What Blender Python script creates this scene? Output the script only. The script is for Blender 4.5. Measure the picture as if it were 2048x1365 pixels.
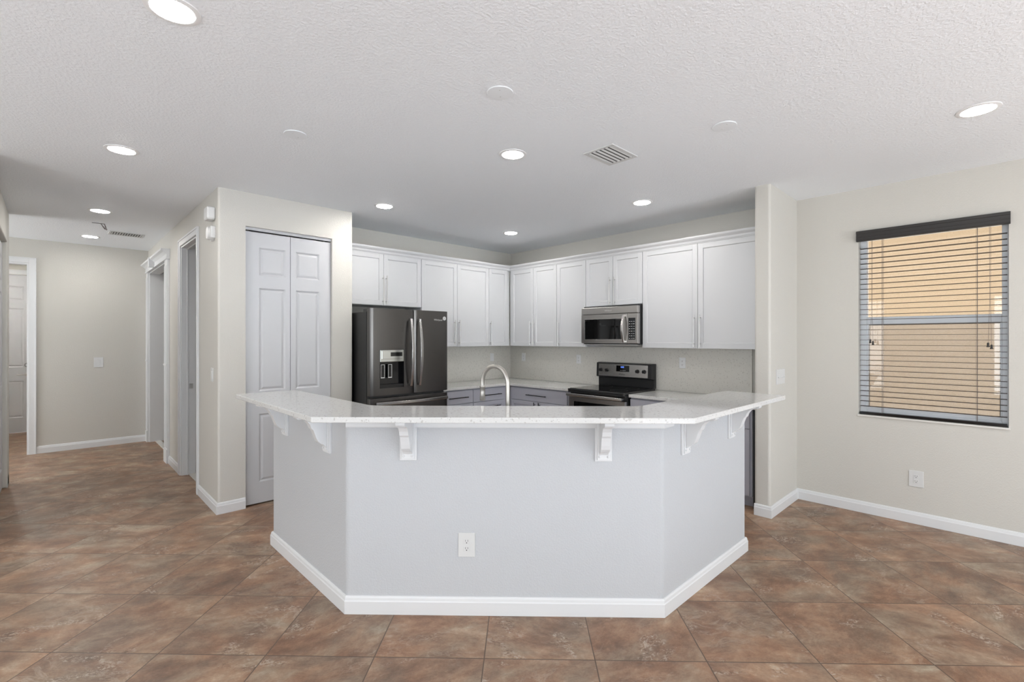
import bpy, bmesh, math, random
from mathutils import Vector, Matrix
random.seed(7)
for o in list(bpy.data.objects): bpy.data.objects.remove(o)
S = bpy.context.scene
COL = S.collection

# ------------------------------------------------------------------ camera
cam_d = bpy.data.cameras.new('camera'); cam = bpy.data.objects.new('camera', cam_d); COL.objects.link(cam)
cam_d.sensor_width = 36.0; cam_d.lens = 956.0/2048*36.0; cam_d.shift_y = -3.2/2048; cam_d.clip_start = 0.05
cam.location = (0, 0, 1.463); cam.rotation_euler = (math.radians(90), 0, math.radians(46.14-90))
S.camera = cam

# ------------------------------------------------------------------ light and exposure
W = bpy.data.worlds.new('sky'); S.world = W; W.use_nodes = True
bg = W.node_tree.nodes['Background']; bg.inputs[0].default_value = (0.86, 0.93, 1.0, 1); bg.inputs[1].default_value = 2.7
S.view_settings.view_transform = 'Standard'; S.view_settings.look = 'None'
S.view_settings.gamma = 1; S.view_settings.use_curve_mapping = False
S.view_settings.exposure = -0.03
LENS = {'main': 50.0, 'kitchen': 180.0, 'hall': 140.0, 'entry': 430.0}          # radiance of the recessed lenses
def area(name, loc, rot, sx, sy, power, col):
    d = bpy.data.lights.new(name, 'AREA'); d.shape = 'RECTANGLE'; d.size = sx; d.size_y = sy; d.energy = power; d.color = col
    o = bpy.data.objects.new(name, d); o.location = loc; o.rotation_euler = rot; COL.objects.link(o); return o
R90 = math.pi/2
# area lamps for unseen rear-window daylight, and added fills that even the light
TILT = math.radians(0)
area('daylight_rear_window', (3.3, -4.48, 1.55), (R90, 0, 0), 1.8, 1.4, 80, (0.88, 0.95, 1.0))
area('added_side_fill', (-2.98, -1.0, 1.35), (R90, 0, -R90), 2.4, 1.9, 70, (0.88, 0.95, 1.0))  # lamp added at the unseen side opening to even the room light
area('added_left_fill', (-2.98, 3.0, 1.35), (R90, 0, -R90), 2.2, 1.9, 50, (0.92, 0.96, 1.0))  # no window here; lamp added to brighten ceiling, hall and bar side
area('added_passage_fill', (-2.95, 7.85, 1.35), (R90, 0, -R90), 1.3, 1.6, 62, (0.92, 0.96, 1.0))  # added lamp lighting the hall; the passage wall has no opening
sd = bpy.data.lights.new('sun', 'SUN'); sd.energy = 56.0; sd.angle = math.radians(.6); sd.color = (.72, .96, 1.27)
so = bpy.data.objects.new('sun', sd); so.rotation_euler = Vector((0.0, .82, -.57)).to_track_quat('-Z', 'Y').to_euler(); COL.objects.link(so)

# ------------------------------------------------------------------ materials
def mat(name, col, rough=0.5, metal=0.0, spec=0.5, coat=0.0, emit=None, estr=0, bump=None, aniso=0):
    m = bpy.data.materials.new(name); m.use_nodes = True; nt = m.node_tree; b = nt.nodes['Principled BSDF']
    b.inputs['Base Color'].default_value = (*col, 1); b.inputs['Roughness'].default_value = rough
    b.inputs['Metallic'].default_value = metal; b.inputs['Specular IOR Level'].default_value = spec
    b.inputs['Coat Weight'].default_value = coat; b.inputs['Coat Roughness'].default_value = 0.08
    if aniso: b.inputs['Anisotropic'].default_value = aniso
    if emit: b.inputs['Emission Color'].default_value = (*emit, 1); b.inputs['Emission Strength'].default_value = estr
    if bump:
        scale, strength, dist = bump
        g = nt.nodes.new('ShaderNodeNewGeometry'); n = nt.nodes.new('ShaderNodeTexNoise'); n.inputs['Scale'].default_value = scale
        n.inputs['Detail'].default_value = 3; n.inputs['Roughness'].default_value = .55
        bp = nt.nodes.new('ShaderNodeBump'); bp.inputs['Strength'].default_value = strength; bp.inputs['Distance'].default_value = dist
        r = nt.nodes.new('ShaderNodeValToRGB'); r.color_ramp.elements[0].position = .42; r.color_ramp.elements[1].position = .62
        nt.links.new(g.outputs['Position'], n.inputs['Vector']); nt.links.new(n.outputs['Fac'], r.inputs[0])
        nt.links.new(r.outputs[0], bp.inputs['Height']); nt.links.new(bp.outputs[0], b.inputs['Normal'])
    return m
def brushed(name, col, rough, vertical=True, metal=1.0):
    m = mat(name, col, rough, metal); nt = m.node_tree; b = nt.nodes['Principled BSDF']
    tc = nt.nodes.new('ShaderNodeTexCoord'); mp = nt.nodes.new('ShaderNodeMapping')
    mp.inputs['Scale'].default_value = (700, 700, 3) if vertical else (6, 6, 900)
    n = nt.nodes.new('ShaderNodeTexNoise'); n.inputs['Scale'].default_value = 1; n.inputs['Detail'].default_value = 2
    mr = nt.nodes.new('ShaderNodeMapRange'); mr.inputs['To Min'].default_value = rough-.015; mr.inputs['To Max'].default_value = rough+.02
    nt.links.new(tc.outputs['Object'], mp.inputs[0]); nt.links.new(mp.outputs[0], n.inputs['Vector']); nt.links.new(n.outputs[0], mr.inputs[0])
    nt.links.new(mr.outputs[0], b.inputs['Roughness']); return m
M = {}
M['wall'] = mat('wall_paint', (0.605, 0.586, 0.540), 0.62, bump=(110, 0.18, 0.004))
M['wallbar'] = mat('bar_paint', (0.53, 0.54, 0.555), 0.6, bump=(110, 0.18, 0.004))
M['ceil'] = mat('ceiling_paint', (0.885, 0.91, 0.935), 0.75, bump=(70, 0.32, 0.004))
M['ceil_flat'] = mat('cover_paint', (0.84, 0.865, 0.885), 0.5); M['ring'] = mat('lamp_trim_white', (0.88, 0.88, 0.88), 0.4)
M['trim'] = mat('trim_paint', (0.72, 0.725, 0.73), 0.35)
M['door'] = mat('door_paint', (0.565, 0.57, 0.585), 0.38)
M['cab'] = mat('cabinet_white', (0.615, 0.62, 0.63), 0.35)
M['gray'] = mat('cabinet_gray', (0.44, 0.445, 0.50), 0.42)
M['dark'] = mat('dark_shadow_gap', (0.03, 0.03, 0.03), 0.7)
M['nickel'] = mat('brushed_nickel', (0.62, 0.61, 0.59), 0.3, 1.0)
M['faucet'] = mat('faucet_nickel', (0.50, 0.48, 0.45), 0.32, 1.0)
M['steel'] = brushed('stainless', (0.46, 0.44, 0.42), 0.28, False)
M['steel_l'] = brushed('stainless_light', (0.72, 0.70, 0.68), 0.25, False)
M['bsteel'] = brushed('black_stainless', (0.125, 0.119, 0.114), 0.28, False)
M['bsteel_h'] = brushed('black_stainless_handle', (0.50, 0.49, 0.48), 0.25, True)
M['chrome'] = mat('smoked_chrome', (0.62, 0.64, 0.62), 0.07, 1.0)
M['black'] = mat('black_gloss', (0.006, 0.006, 0.007), 0.08)
M['blackp'] = mat('black_plastic', (0.012, 0.012, 0.013), 0.35)
M['glassblk'] = mat('black_glass', (0.004, 0.004, 0.004), 0.04, spec=.6)
M['fridgeside'] = mat('fridge_side', (0.008, 0.008, 0.009), 0.42)
M['plate'] = mat('white_plastic', (0.66, 0.66, 0.65), 0.32)
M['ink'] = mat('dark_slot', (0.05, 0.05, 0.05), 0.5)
M['letter'] = mat('silver_lettering', (0.75, 0.75, 0.74), 0.3, .6)
M['blue'] = mat('blue_led_digits', (0.05, 0.1, 0.5), 0.4, emit=(0.15, 0.3, 1.0), estr=1.6)
for zone in LENS: M['lens_'+zone] = mat('lamp_lens_'+zone, (0.9, 0.9, 0.9), 0.5, emit=(1.0, 0.975, 0.94), estr=LENS[zone])
M['slat'] = mat('dark_brown_slat', (0.034, 0.026, 0.024), 0.45)
M['valance'] = mat('black_brown_valance', (0.022, 0.019, 0.017), 0.45)
M['cord'] = mat('cord', (0.16, 0.13, 0.12), 0.8)
M['vinyl'] = mat('white_vinyl', (0.88, 0.90, 0.93), 0.35)
M['marble'] = mat('pale_threshold', (0.72, 0.70, 0.66), 0.25)
M['stucco'] = mat('peach_stucco', (0.65, 0.46, 0.29), 0.9, bump=(60, 0.4, 0.01))
M['ground'] = mat('grass_ground', (0.20, 0.17, 0.13), 0.95)
M['sinkm'] = mat('sink_steel', (0.5, 0.5, 0.5), 0.3, 1.0)
def mat_glass():
    m = bpy.data.materials.new('window_glass'); m.use_nodes = True; nt = m.node_tree; nt.nodes.clear()
    o = nt.nodes.new('ShaderNodeOutputMaterial'); t = nt.nodes.new('ShaderNodeBsdfTransparent'); g = nt.nodes.new('ShaderNodeBsdfGlossy')
    g.inputs['Roughness'].default_value = 0.02; fr = nt.nodes.new('ShaderNodeFresnel'); fr.inputs[0].default_value = 1.45
    mx = nt.nodes.new('ShaderNodeMixShader'); nt.links.new(fr.outputs[0], mx.inputs[0]); nt.links.new(t.outputs[0], mx.inputs[1]); nt.links.new(g.outputs[0], mx.inputs[2])
    nt.links.new(mx.outputs[0], o.inputs[0]); return m
M['glass'] = mat_glass()
def mat_screen():
    m = bpy.data.materials.new('insect_screen'); m.use_nodes = True; nt = m.node_tree; nt.nodes.clear()
    o = nt.nodes.new('ShaderNodeOutputMaterial'); t = nt.nodes.new('ShaderNodeBsdfTransparent'); g = nt.nodes.new('ShaderNodeBsdfDiffuse')
    g.inputs[0].default_value = (0.75, 0.70, 0.66, 1); mx = nt.nodes.new('ShaderNodeMixShader'); mx.inputs[0].default_value = 0.30
    nt.links.new(t.outputs[0], mx.inputs[1]); nt.links.new(g.outputs[0], mx.inputs[2]); nt.links.new(mx.outputs[0], o.inputs[0]); return m
M['screen'] = mat_screen()
def mat_quartz(name='white_quartz', base=(0.67, 0.665, 0.65), spec=True, rough=.055, contrast=.75):
    m = mat(name, base, rough); nt = m.node_tree; b = nt.nodes['Principled BSDF']
    g = nt.nodes.new('ShaderNodeNewGeometry')
    v = nt.nodes.new('ShaderNodeTexVoronoi'); v.inputs['Scale'].default_value = 260
    v2 = nt.nodes.new('ShaderNodeTexVoronoi'); v2.inputs['Scale'].default_value = 120
    n = nt.nodes.new('ShaderNodeTexNoise'); n.inputs['Scale'].default_value = 180; n.inputs['Detail'].default_value = 2
    for x in (v, v2, n): nt.links.new(g.outputs['Position'], x.inputs['Vector'])
    r = nt.nodes.new('ShaderNodeValToRGB'); cr = r.color_ramp; cr.interpolation = 'CONSTANT'
    k = lambda f: tuple(c*f for c in base)+(1,)
    cr.elements[0].color = k(1-.42*contrast); cr.elements[0].position = 0
    cr.elements[1].color = k(1.0); cr.elements[1].position = .10
    e = cr.elements.new(.55); e.color = k(1-.04*contrast)
    e = cr.elements.new(.93); e.color = k(1+.14*contrast)
    nt.links.new(v.outputs['Color'], r.inputs[0])
    r2 = nt.nodes.new('ShaderNodeValToRGB'); c2 = r2.color_ramp; c2.interpolation = 'CONSTANT'
    c2.elements[0].color = (.62, .6, .58, 1); c2.elements[0].position = 0; c2.elements[1].color = (1, 1, 1, 1); c2.elements[1].position = .05
    sx = nt.nodes.new('ShaderNodeSeparateColor'); nt.links.new(v2.outputs['Color'], sx.inputs[0]); nt.links.new(sx.outputs[1], r2.inputs[0])
    mx = nt.nodes.new('ShaderNodeMix'); mx.data_type = 'RGBA'; mx.blend_type = 'MULTIPLY'; mx.inputs[0].default_value = .8*contrast
    nt.links.new(r.outputs[0], mx.inputs[6]); nt.links.new(r2.outputs[0], mx.inputs[7]); nt.links.new(mx.outputs[2], b.inputs['Base Color'])
    return m
M['quartz'] = mat_quartz()
M['splash'] = mat_quartz('backsplash_quartz', (0.76, 0.735, 0.675), True, .18, .55)
def mat_tile():
    m = mat('stone_floor_tile', (0.3, 0.2, 0.14), 0.35); nt = m.node_tree; b = nt.nodes['Principled BSDF']; L = nt.links.new
    N = lambda t: nt.nodes.new(t)
    def math_(op, a, bb=None, clamp=False):
        n = N('ShaderNodeMath'); n.operation = op; n.use_clamp = clamp
        for i, x in enumerate((a, bb)):
            if x is None: continue
            if isinstance(x, (int, float)): n.inputs[i].default_value = x
            else: L(x, n.inputs[i])
        return n.outputs[0]
    g = N('ShaderNodeNewGeometry'); sp = N('ShaderNodeSeparateXYZ'); L(g.outputs['Position'], sp.inputs[0])
    X, Y = sp.outputs[0], sp.outputs[1]; s = .5062; an = math.radians(44.91)
    cu, su = math.cos(an), math.sin(an)
    u = math_('DIVIDE', math_('SUBTRACT', math_('ADD', math_('MULTIPLY', X, cu), math_('MULTIPLY', Y, su)), 2.1862), s)
    w = math_('DIVIDE', math_('ADD', math_('SUBTRACT', math_('MULTIPLY', X, su), math_('MULTIPLY', Y, cu)), .1746), s)
    fu, fw = math_('FRACT', u), math_('FRACT', w); iu, iw = math_('FLOOR', u), math_('FLOOR', w)
    du = math_('MINIMUM', fu, math_('SUBTRACT', 1, fu)); dw = math_('MINIMUM', fw, math_('SUBTRACT', 1, fw))
    d = math_('MINIMUM', du, dw)
    gm = N('ShaderNodeMapRange'); gm.inputs['From Min'].default_value = .0040; gm.inputs['From Max'].default_value = .0062; L(d, gm.inputs[0])  # 0 in grout
    cid = N('ShaderNodeCombineXYZ'); L(iu, cid.inputs[0]); L(iw, cid.inputs[1])
    wn = N('ShaderNodeTexWhiteNoise'); wn.noise_dimensions = '2D'; L(cid.outputs[0], wn.inputs['Vector'])
    off = N('ShaderNodeVectorMath'); off.operation = 'SCALE'; off.inputs['Scale'].default_value = 40; L(wn.outputs['Color'], off.inputs[0])
    pos = N('ShaderNodeVectorMath'); pos.operation = 'ADD'; L(g.outputs['Position'], pos.inputs[0]); L(off.outputs[0], pos.inputs[1])
    # rotate the grain a bit from tile to tile
    rot = N('ShaderNodeVectorRotate'); rot.rotation_type = 'Z_AXIS'; L(pos.outputs[0], rot.inputs['Vector'])
    ra = math_('MULTIPLY', math_('ROUND', math_('MULTIPLY', wn.outputs['Value'], 3.0)), .35); L(ra, rot.inputs['Angle'])
    mp = N('ShaderNodeMapping'); mp.inputs['Scale'].default_value = (1.0, 1.45, 1); L(rot.outputs[0], mp.inputs[0])
    def noise(scale, detail, rough, dist=0, vec=mp.outputs[0]):
        n = N('ShaderNodeTexNoise'); n.inputs['Scale'].default_value = scale; n.inputs['Detail'].default_value = detail
        n.inputs['Roughness'].default_value = rough; n.inputs['Distortion'].default_value = dist; L(vec, n.inputs['Vector']); return n
    n1 = noise(4.0, 12, .66, .35); n2 = noise(15, 8, .75, .5); n3 = noise(3.0, 4, .6, .4); n4 = noise(75, 5, .75)
    r = N('ShaderNodeValToRGB'); cr = r.color_ramp
    cols = [(0.36, (0.150, 0.092, 0.063)), (0.44, (0.215, 0.138, 0.094)), (0.50, (0.285, 0.19, 0.130)), (0.56, (0.355, 0.255, 0.178)), (0.65, (0.50, 0.41, 0.305))]
    cr.elements[0].position = cols[0][0]; cr.elements[0].color = (*cols[0][1], 1); cr.elements[1].position = cols[-1][0]; cr.elements[1].color = (*cols[-1][1], 1)
    for p, c in cols[1:-1]: e = cr.elements.new(p); e.color = (*c, 1)
    ff = math_('ADD', math_('MULTIPLY', n1.outputs[0], .60), math_('ADD', math_('MULTIPLY', n2.outputs[0], .26), math_('MULTIPLY', n4.outputs[0], .14)))
    L(ff, r.inputs[0])
    # reddish and grey clouds
    rr = N('ShaderNodeValToRGB'); c3 = rr.color_ramp; c3.elements[0].position = .38; c3.elements[0].color = (1.12, .92, .80, 1); c3.elements[1].position = .64; c3.elements[1].color = (.93, .985, 1.0, 1)
    L(n3.outputs[0], rr.inputs[0])
    mx = N('ShaderNodeMix'); mx.data_type = 'RGBA'; mx.blend_type = 'MULTIPLY'; mx.inputs[0].default_value = .9
    L(r.outputs[0], mx.inputs[6]); L(rr.outputs[0], mx.inputs[7])
    # per tile brightness
    tb = N('ShaderNodeMapRange'); tb.inputs['To Min'].default_value = .87; tb.inputs['To Max'].default_value = 1.02; L(wn.outputs['Value'], tb.inputs[0])
    mb = N('ShaderNodeMix'); mb.data_type = 'RGBA'; mb.blend_type = 'MULTIPLY'; mb.inputs[0].default_value = 1
    L(mx.outputs[2], mb.inputs[6]); L(tb.outputs[0], mb.inputs[7])
    # pale veins and pits
    n5 = noise(5.5, 5, .6, 1.6); n6 = noise(2.6, 2, .5, .2)
    v = math_('SUBTRACT', 1.0, math_('MULTIPLY', math_('ABSOLUTE', math_('SUBTRACT', n5.outputs[0], .5)), 26), True)
    v = math_('MULTIPLY', v, math_('MULTIPLY', math_('SUBTRACT', n6.outputs[0], .52, True), 5.0, True), True)
    mv = N('ShaderNodeMix'); mv.data_type = 'RGBA'; L(math_('MULTIPLY', v, .55), mv.inputs[0]); L(mb.outputs[2], mv.inputs[6]); mv.inputs[7].default_value = (.46, .37, .29, 1)
    n7 = noise(38, 5, .7, 1.2); n8 = noise(3.1, 3, .6, .8)
    mask = math_('MULTIPLY', math_('SUBTRACT', n8.outputs[0], .585, True), 14.0, True)
    pale = math_('MULTIPLY', math_('MULTIPLY', math_('SUBTRACT', n7.outputs[0], .52, True), 22.0, True), mask)
    darkp = math_('MULTIPLY', math_('MULTIPLY', math_('SUBTRACT', .44, n7.outputs[0], True), 22.0, True), mask)
    mp1 = N('ShaderNodeMix'); mp1.data_type = 'RGBA'; L(math_('MULTIPLY', pale, .7), mp1.inputs[0]); L(mv.outputs[2], mp1.inputs[6]); mp1.inputs[7].default_value = (.50, .42, .34, 1)
    mp2_ = N('ShaderNodeMix'); mp2_.data_type = 'RGBA'; L(math_('MULTIPLY', darkp, .6), mp2_.inputs[0]); L(mp1.outputs[2], mp2_.inputs[6]); mp2_.inputs[7].default_value = (.085, .05, .035, 1)
    mv = mp2_
    mg = N('ShaderNodeMix'); mg.data_type = 'RGBA'; L(gm.outputs[0], mg.inputs[0]); mg.inputs[6].default_value = (0.12, 0.078, 0.055, 1); L(mv.outputs[2], mg.inputs[7])
    L(mg.outputs[2], b.inputs['Base Color'])
    ro = N('ShaderNodeMapRange'); ro.inputs['To Min'].default_value = .34; ro.inputs['To Max'].default_value = .52; L(n2.outputs[0], ro.inputs[0]); L(ro.outputs[0], b.inputs['Roughness'])
    hh = math_('ADD', math_('MULTIPLY', gm.outputs[0], .5), math_('MULTIPLY', n1.outputs[0], .8))
    bp = N('ShaderNodeBump'); bp.inputs['Strength'].default_value = .35; bp.inputs['Distance'].default_value = .004; L(hh, bp.inputs['Height']); L(bp.outputs[0], b.inputs['Normal'])
    return m
M['tile'] = mat_tile()

# ------------------------------------------------------------------ mesh helpers
class MB:
    def __init__(s): s.bm = bmesh.new()
    def box(s, x0, x1, y0, y1, z0, z1, mtx=None):
        v = [Vector((x, y, z)) for x in (x0, x1) for y in (y0, y1) for z in (z0, z1)]
        if mtx: v = [mtx @ q for q in v]
        b = [s.bm.verts.new(q) for q in v]
        for f in ((0, 1, 3, 2), (4, 6, 7, 5), (0, 4, 5, 1), (2, 3, 7, 6), (0, 2, 6, 4), (1, 5, 7, 3)): s.bm.faces.new([b[i] for i in f])
        return s
    def prism(s, poly, z0, z1, mtx=None):       # poly in xy, extruded in z
        lo = [Vector((x, y, z0)) for x, y in poly]; hi = [Vector((x, y, z1)) for x, y in poly]
        if mtx: lo = [mtx @ q for q in lo]; hi = [mtx @ q for q in hi]
        a = [s.bm.verts.new(q) for q in lo]; b = [s.bm.verts.new(q) for q in hi]; n = len(a)
        s.bm.faces.new(a[::-1]); s.bm.faces.new(b)
        for i in range(n): s.bm.faces.new((a[i], a[(i+1) % n], b[(i+1) % n], b[i]))
        return s
    def lathe(s, prof, mtx=None, n=32, cap=True):     # prof: (r, z), turned about z
        rings = []
        for r, z in prof:
            ring = []
            for i in range(n):
                a = 2*math.pi*i/n; q = Vector((r*math.cos(a), r*math.sin(a), z)); ring.append(s.bm.verts.new(mtx @ q if mtx else q))
            rings.append(ring)
        for A, B in zip(rings, rings[1:]):
            for i in range(n): s.bm.faces.new((A[i], A[(i+1) % n], B[(i+1) % n], B[i]))
        if cap: s.bm.faces.new(rings[0][::-1]); s.bm.faces.new(rings[-1])
        return s
    def tube(s, pts, r, n=12, cap=True):
        pts = [Vector(p) for p in pts]; rr = r if isinstance(r, (list, tuple)) else [r]*len(pts); rings = []; up = None
        for i, p in enumerate(pts):
            t = ((pts[min(i+1, len(pts)-1)]-pts[max(i-1, 0)])).normalized()
            if up is None: up = t.orthogonal().normalized()
            up = (up - t*up.dot(t)).normalized(); sd = t.cross(up)
            rings.append([s.bm.verts.new(p+(up*math.cos(2*math.pi*k/n)+sd*math.sin(2*math.pi*k/n))*rr[i]) for k in range(n)])
        for A, B in zip(rings, rings[1:]):
            for k in range(n): s.bm.faces.new((A[k], A[(k+1) % n], B[(k+1) % n], B[k]))
        if cap: s.bm.faces.new(rings[0][::-1]); s.bm.faces.new(rings[-1])
        return s
    def strip(s, pts, widths, thick, wdir):            # flat bar of rectangular section along pts
        pts = [Vector(p) for p in pts]; wd = Vector(wdir).normalized(); rings = []
        for i, p in enumerate(pts):
            t = (pts[min(i+1, len(pts)-1)]-pts[max(i-1, 0)]).normalized(); nn = t.cross(wd).normalized(); w = widths[i] if isinstance(widths, (list, tuple)) else widths
            rings.append([s.bm.verts.new(p+wd*a*w/2+nn*b*thick/2) for a, b in ((-1, -1), (1, -1), (1, 1), (-1, 1))])
        for A, B in zip(rings, rings[1:]):
            for k in range(4): s.bm.faces.new((A[k], A[(k+1) % 4], B[(k+1) % 4], B[k]))
        s.bm.faces.new(rings[0][::-1]); s.bm.faces.new(rings[-1]); return s
    def sweep(s, path, prof, closed=False, z=0.0):     # horizontal path, prof (d out to the right, z), mitred
        P = [Vector((x, y)) for x, y in path]; n = len(P); rings = []
        def nrm(a, b): t = (b-a).normalized(); return Vector((t.y, -t.x))
        for i, p in enumerate(P):
            ns = []
            if i > 0 or closed: ns.append(nrm(P[i-1], p))
            if i < n-1 or closed: ns.append(nrm(p, P[(i+1) % n]))
            m = sum(ns, Vector((0, 0))).normalized(); k = 1/m.dot(ns[0])
            rings.append([s.bm.verts.new((p.x+m.x*k*d, p.y+m.y*k*d, z+zz)) for d, zz in prof])
        m_ = len(prof)
        for A, B in zip(rings, rings[1:]+([rings[0]] if closed else [])):
            for k in range(m_): s.bm.faces.new((A[k], B[k], B[(k+1) % m_], A[(k+1) % m_]))
        if not closed: s.bm.faces.new(rings[0]); s.bm.faces.new(rings[-1][::-1])
        return s
    def build(s, name, m, parent=None, bev=0.0, smooth=False, seg=2):
        bm = s.bm; bmesh.ops.recalc_face_normals(bm, faces=bm.faces)
        me = bpy.data.meshes.new(name); bm.to_mesh(me); bm.free()
        me.materials.append(m if not isinstance(m, str) else M[m])
        o = bpy.data.objects.new(name, me); COL.objects.link(o)
        if parent: o.parent = parent; o.matrix_parent_inverse = parent_inv(parent)
        if smooth:
            for p in me.polygons: p.use_smooth = True
            try: me.set_sharp_from_angle(angle=math.radians(40))
            except Exception: pass
        if bev:
            b = o.modifiers.new('bevel', 'BEVEL'); b.width = bev; b.segments = seg; b.limit_method = 'ANGLE'; b.angle_limit = math.radians(40)
            b.harden_normals = False
        return o
def world_loc(o):
    v = Vector(o.location)
    return v
def parent_inv(p):
    m = Matrix.Identity(4); q = p
    while q:
        m = Matrix.Translation(q.location) @ Matrix.Rotation(q.rotation_euler.z, 4, 'Z') @ m if q.type == 'EMPTY' else m
        q = q.parent
    return m.inverted()
def tag(o, label=None, cat=None, group=None, kind=None):
    if label: o['label'] = label
    if cat: o['category'] = cat
    if group: o['group'] = group
    if kind: o['kind'] = kind
    return o
def thing(name, label, cat, loc, rz=0, group=None):
    o = bpy.data.objects.new(name, None); COL.objects.link(o); o.location = loc; o.rotation_euler = (0, 0, rz); o.empty_display_size = .1
    return tag(o, label, cat, group)
def struct(o, label=None, cat=None): return tag(o, label, cat, kind='structure')
def local(b): return b
def dup(root, loc, rz=None, label=None, group=None):
    r = root.copy(); COL.objects.link(r); r.location = loc
    if rz is not None: r.rotation_euler = (0, 0, rz)
    if label: r['label'] = label
    if group: r['group'] = group
    def rec(a, b):
        for ch in list(a.children):
            if ch.name in seen: continue
            seen.add(ch.name); c = ch.copy(); COL.objects.link(c); c.parent = b; c.matrix_parent_inverse = ch.matrix_parent_inverse.copy(); rec(ch, c)
    seen = set(); rec(root, r)
    return r
def lbuild(mb, name, m, parent, bev=0, smooth=False):  # geometry given in the parent's own space
    o = mb.build(name, m, None, bev, smooth); o.parent = parent; return o
def text(body, size, m, name, parent, mtx, ext=0.0006, spacing=1.0):
    c = bpy.data.curves.new(name, 'FONT'); c.body = body; c.size = size; c.extrude = ext; c.align_x = 'CENTER'; c.align_y = 'CENTER'; c.space_character = spacing
    t = bpy.data.objects.new(name, c); COL.objects.link(t)
    dg = bpy.context.evaluated_depsgraph_get(); me = bpy.data.meshes.new_from_object(t.evaluated_get(dg)); bpy.data.objects.remove(t)
    me.transform(mtx); me.materials.clear(); me.materials.append(M[m])
    o = bpy.data.objects.new(name, me); COL.objects.link(o); o.parent = parent; return o
def arc(cx, cy, r, a0, a1, n=6): return [(cx+r*math.cos(math.radians(a0+(a1-a0)*i/n)), cy+r*math.sin(math.radians(a0+(a1-a0)*i/n))) for i in range(n+1)]

H = 2.74; T = 0.12
# ------------------------------------------------------------------ the shell
struct(MB().box(-3.2, 5.1, -4.7, 11.0, -.06, 0).build('floor', 'tile'), 'brown stone-look tiles laid on the diagonal', 'floor')
struct(MB().box(-3.2, 5.1, -4.7, 11.0, H, H+.1).build('ceiling', 'ceil'), 'white textured flat ceiling', 'ceiling')
# right wall with the window opening
WY0, WY1, WZ0, WZ1 = 0.003, 0.889, 0.828, 2.36
b = MB(); b.box(4.94, 5.09, -4.7, WY0, 0, H).box(4.94, 5.09, WY1, 5.29, 0, H).box(4.94, 5.09, WY0, WY1, 0, WZ0).box(4.94, 5.09, WY0, WY1, WZ1, H)
struct(b.build('wall_right', 'wall'), 'cream textured wall holding the window', 'wall')
struct(MB().box(2.18, 4.94, 5.17, 5.29, 0, H).build('wall_kitchen_back', 'wall'), 'cream kitchen wall behind the fridge', 'wall')
# rear wall (behind the camera) with glass door and window openings
b = MB(); y0, y1 = -4.7, -4.5
b.box(-3.2, -1.6, y0, y1, 0, H).box(2.0, 2.4, y0, y1, 0, H).box(4.2, 4.94, y0, y1, 0, H).box(-1.6, 2.0, y0, y1, 2.35, H).box(2.4, 4.2, y0, y1, 0, .85).box(2.4, 4.2, y0, y1, 2.25, H)
struct(b.build('wall_rear', 'wall'), 'wall behind the viewer with glass door opening', 'wall')
b = MB(); b.box(-3.2, -3.0, -4.5, -2.2, 0, H).box(-3.2, -3.0, .2, 4.92, 0, H).box(-3.2, -3.0, -2.2, .2, 0, .4).box(-3.2, -3.0, -2.2, .2, 2.3, H)
struct(b.build('wall_left', 'wall'), 'far left wall of the living room', 'wall')
# hall left: returns at Y 4.8, closet opening, end corner
b = MB(); b.box(-3.0, -.32, 4.8, 4.92, 0, H).box(-.44, -.32, 4.92, 5.25, 0, H).box(-.44, -.32, 6.835, 7.05, 0, H).box(-.44, -.32, 5.25, 6.835, 2.42, H)
b.box(-3.0, -.44, 6.95, 7.05, 0, H).box(-1.15, -1.05, 4.92, 6.95, 0, H)
struct(b.build('wall_hall_left', 'wall', bev=.012), 'left hallway wall at the frame edge', 'wall')
# hall end wall with cased opening
b = MB(); b.box(-3.2, -1.12, 8.616, 8.736, 0, H).box(-.216, 1.115, 8.616, 8.736, 0, H).box(-1.12, -.216, 8.616, 8.736, 2.435, H)
struct(b.build('wall_hall_end', 'wall'), 'grey-beige wall at the end of the hallway', 'wall')
b = MB(); b.box(-1.45, -1.33, 8.736, 10.74, 0, H).box(.35, .47, 8.736, 10.74, 0, H)
b.box(-1.45, -1.165, 10.74, 10.86, 0, H).box(-.215, .47, 10.74, 10.86, 0, H).box(-1.165, -.215, 10.74, 10.86, 2.475, H)
struct(b.build('wall_entry', 'wall'), 'walls of the small entry beyond the hallway', 'wall')
struct(MB().box(-3.2, -3.05, 7.05, 8.616, 0, H).build('wall_passage', 'wall'), 'wall closing the side passage', 'wall')
# hall right wall: door A opening 5.36..6.17, door B opening 7.06..8.5
XP = .9955; XB = XP+T
def fil(x, y, r, q):  # rounded convex corner pieces in order
    return arc(x, y, r, *q)
r_ = .02
b = MB()
b.box(XP, XB, 4.703, 5.36, 0, H).box(XP, XB, 6.17, 7.06, 0, H).box(XP, XB, 8.5, 8.616, 0, H).box(XP, XB, 5.36, 6.17, 2.465, H).box(XP, XB, 7.06, 8.5, 2.42, H)
struct(b.build('wall_hall_right', 'wall'), 'right hallway wall with two doorways', 'wall')
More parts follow.
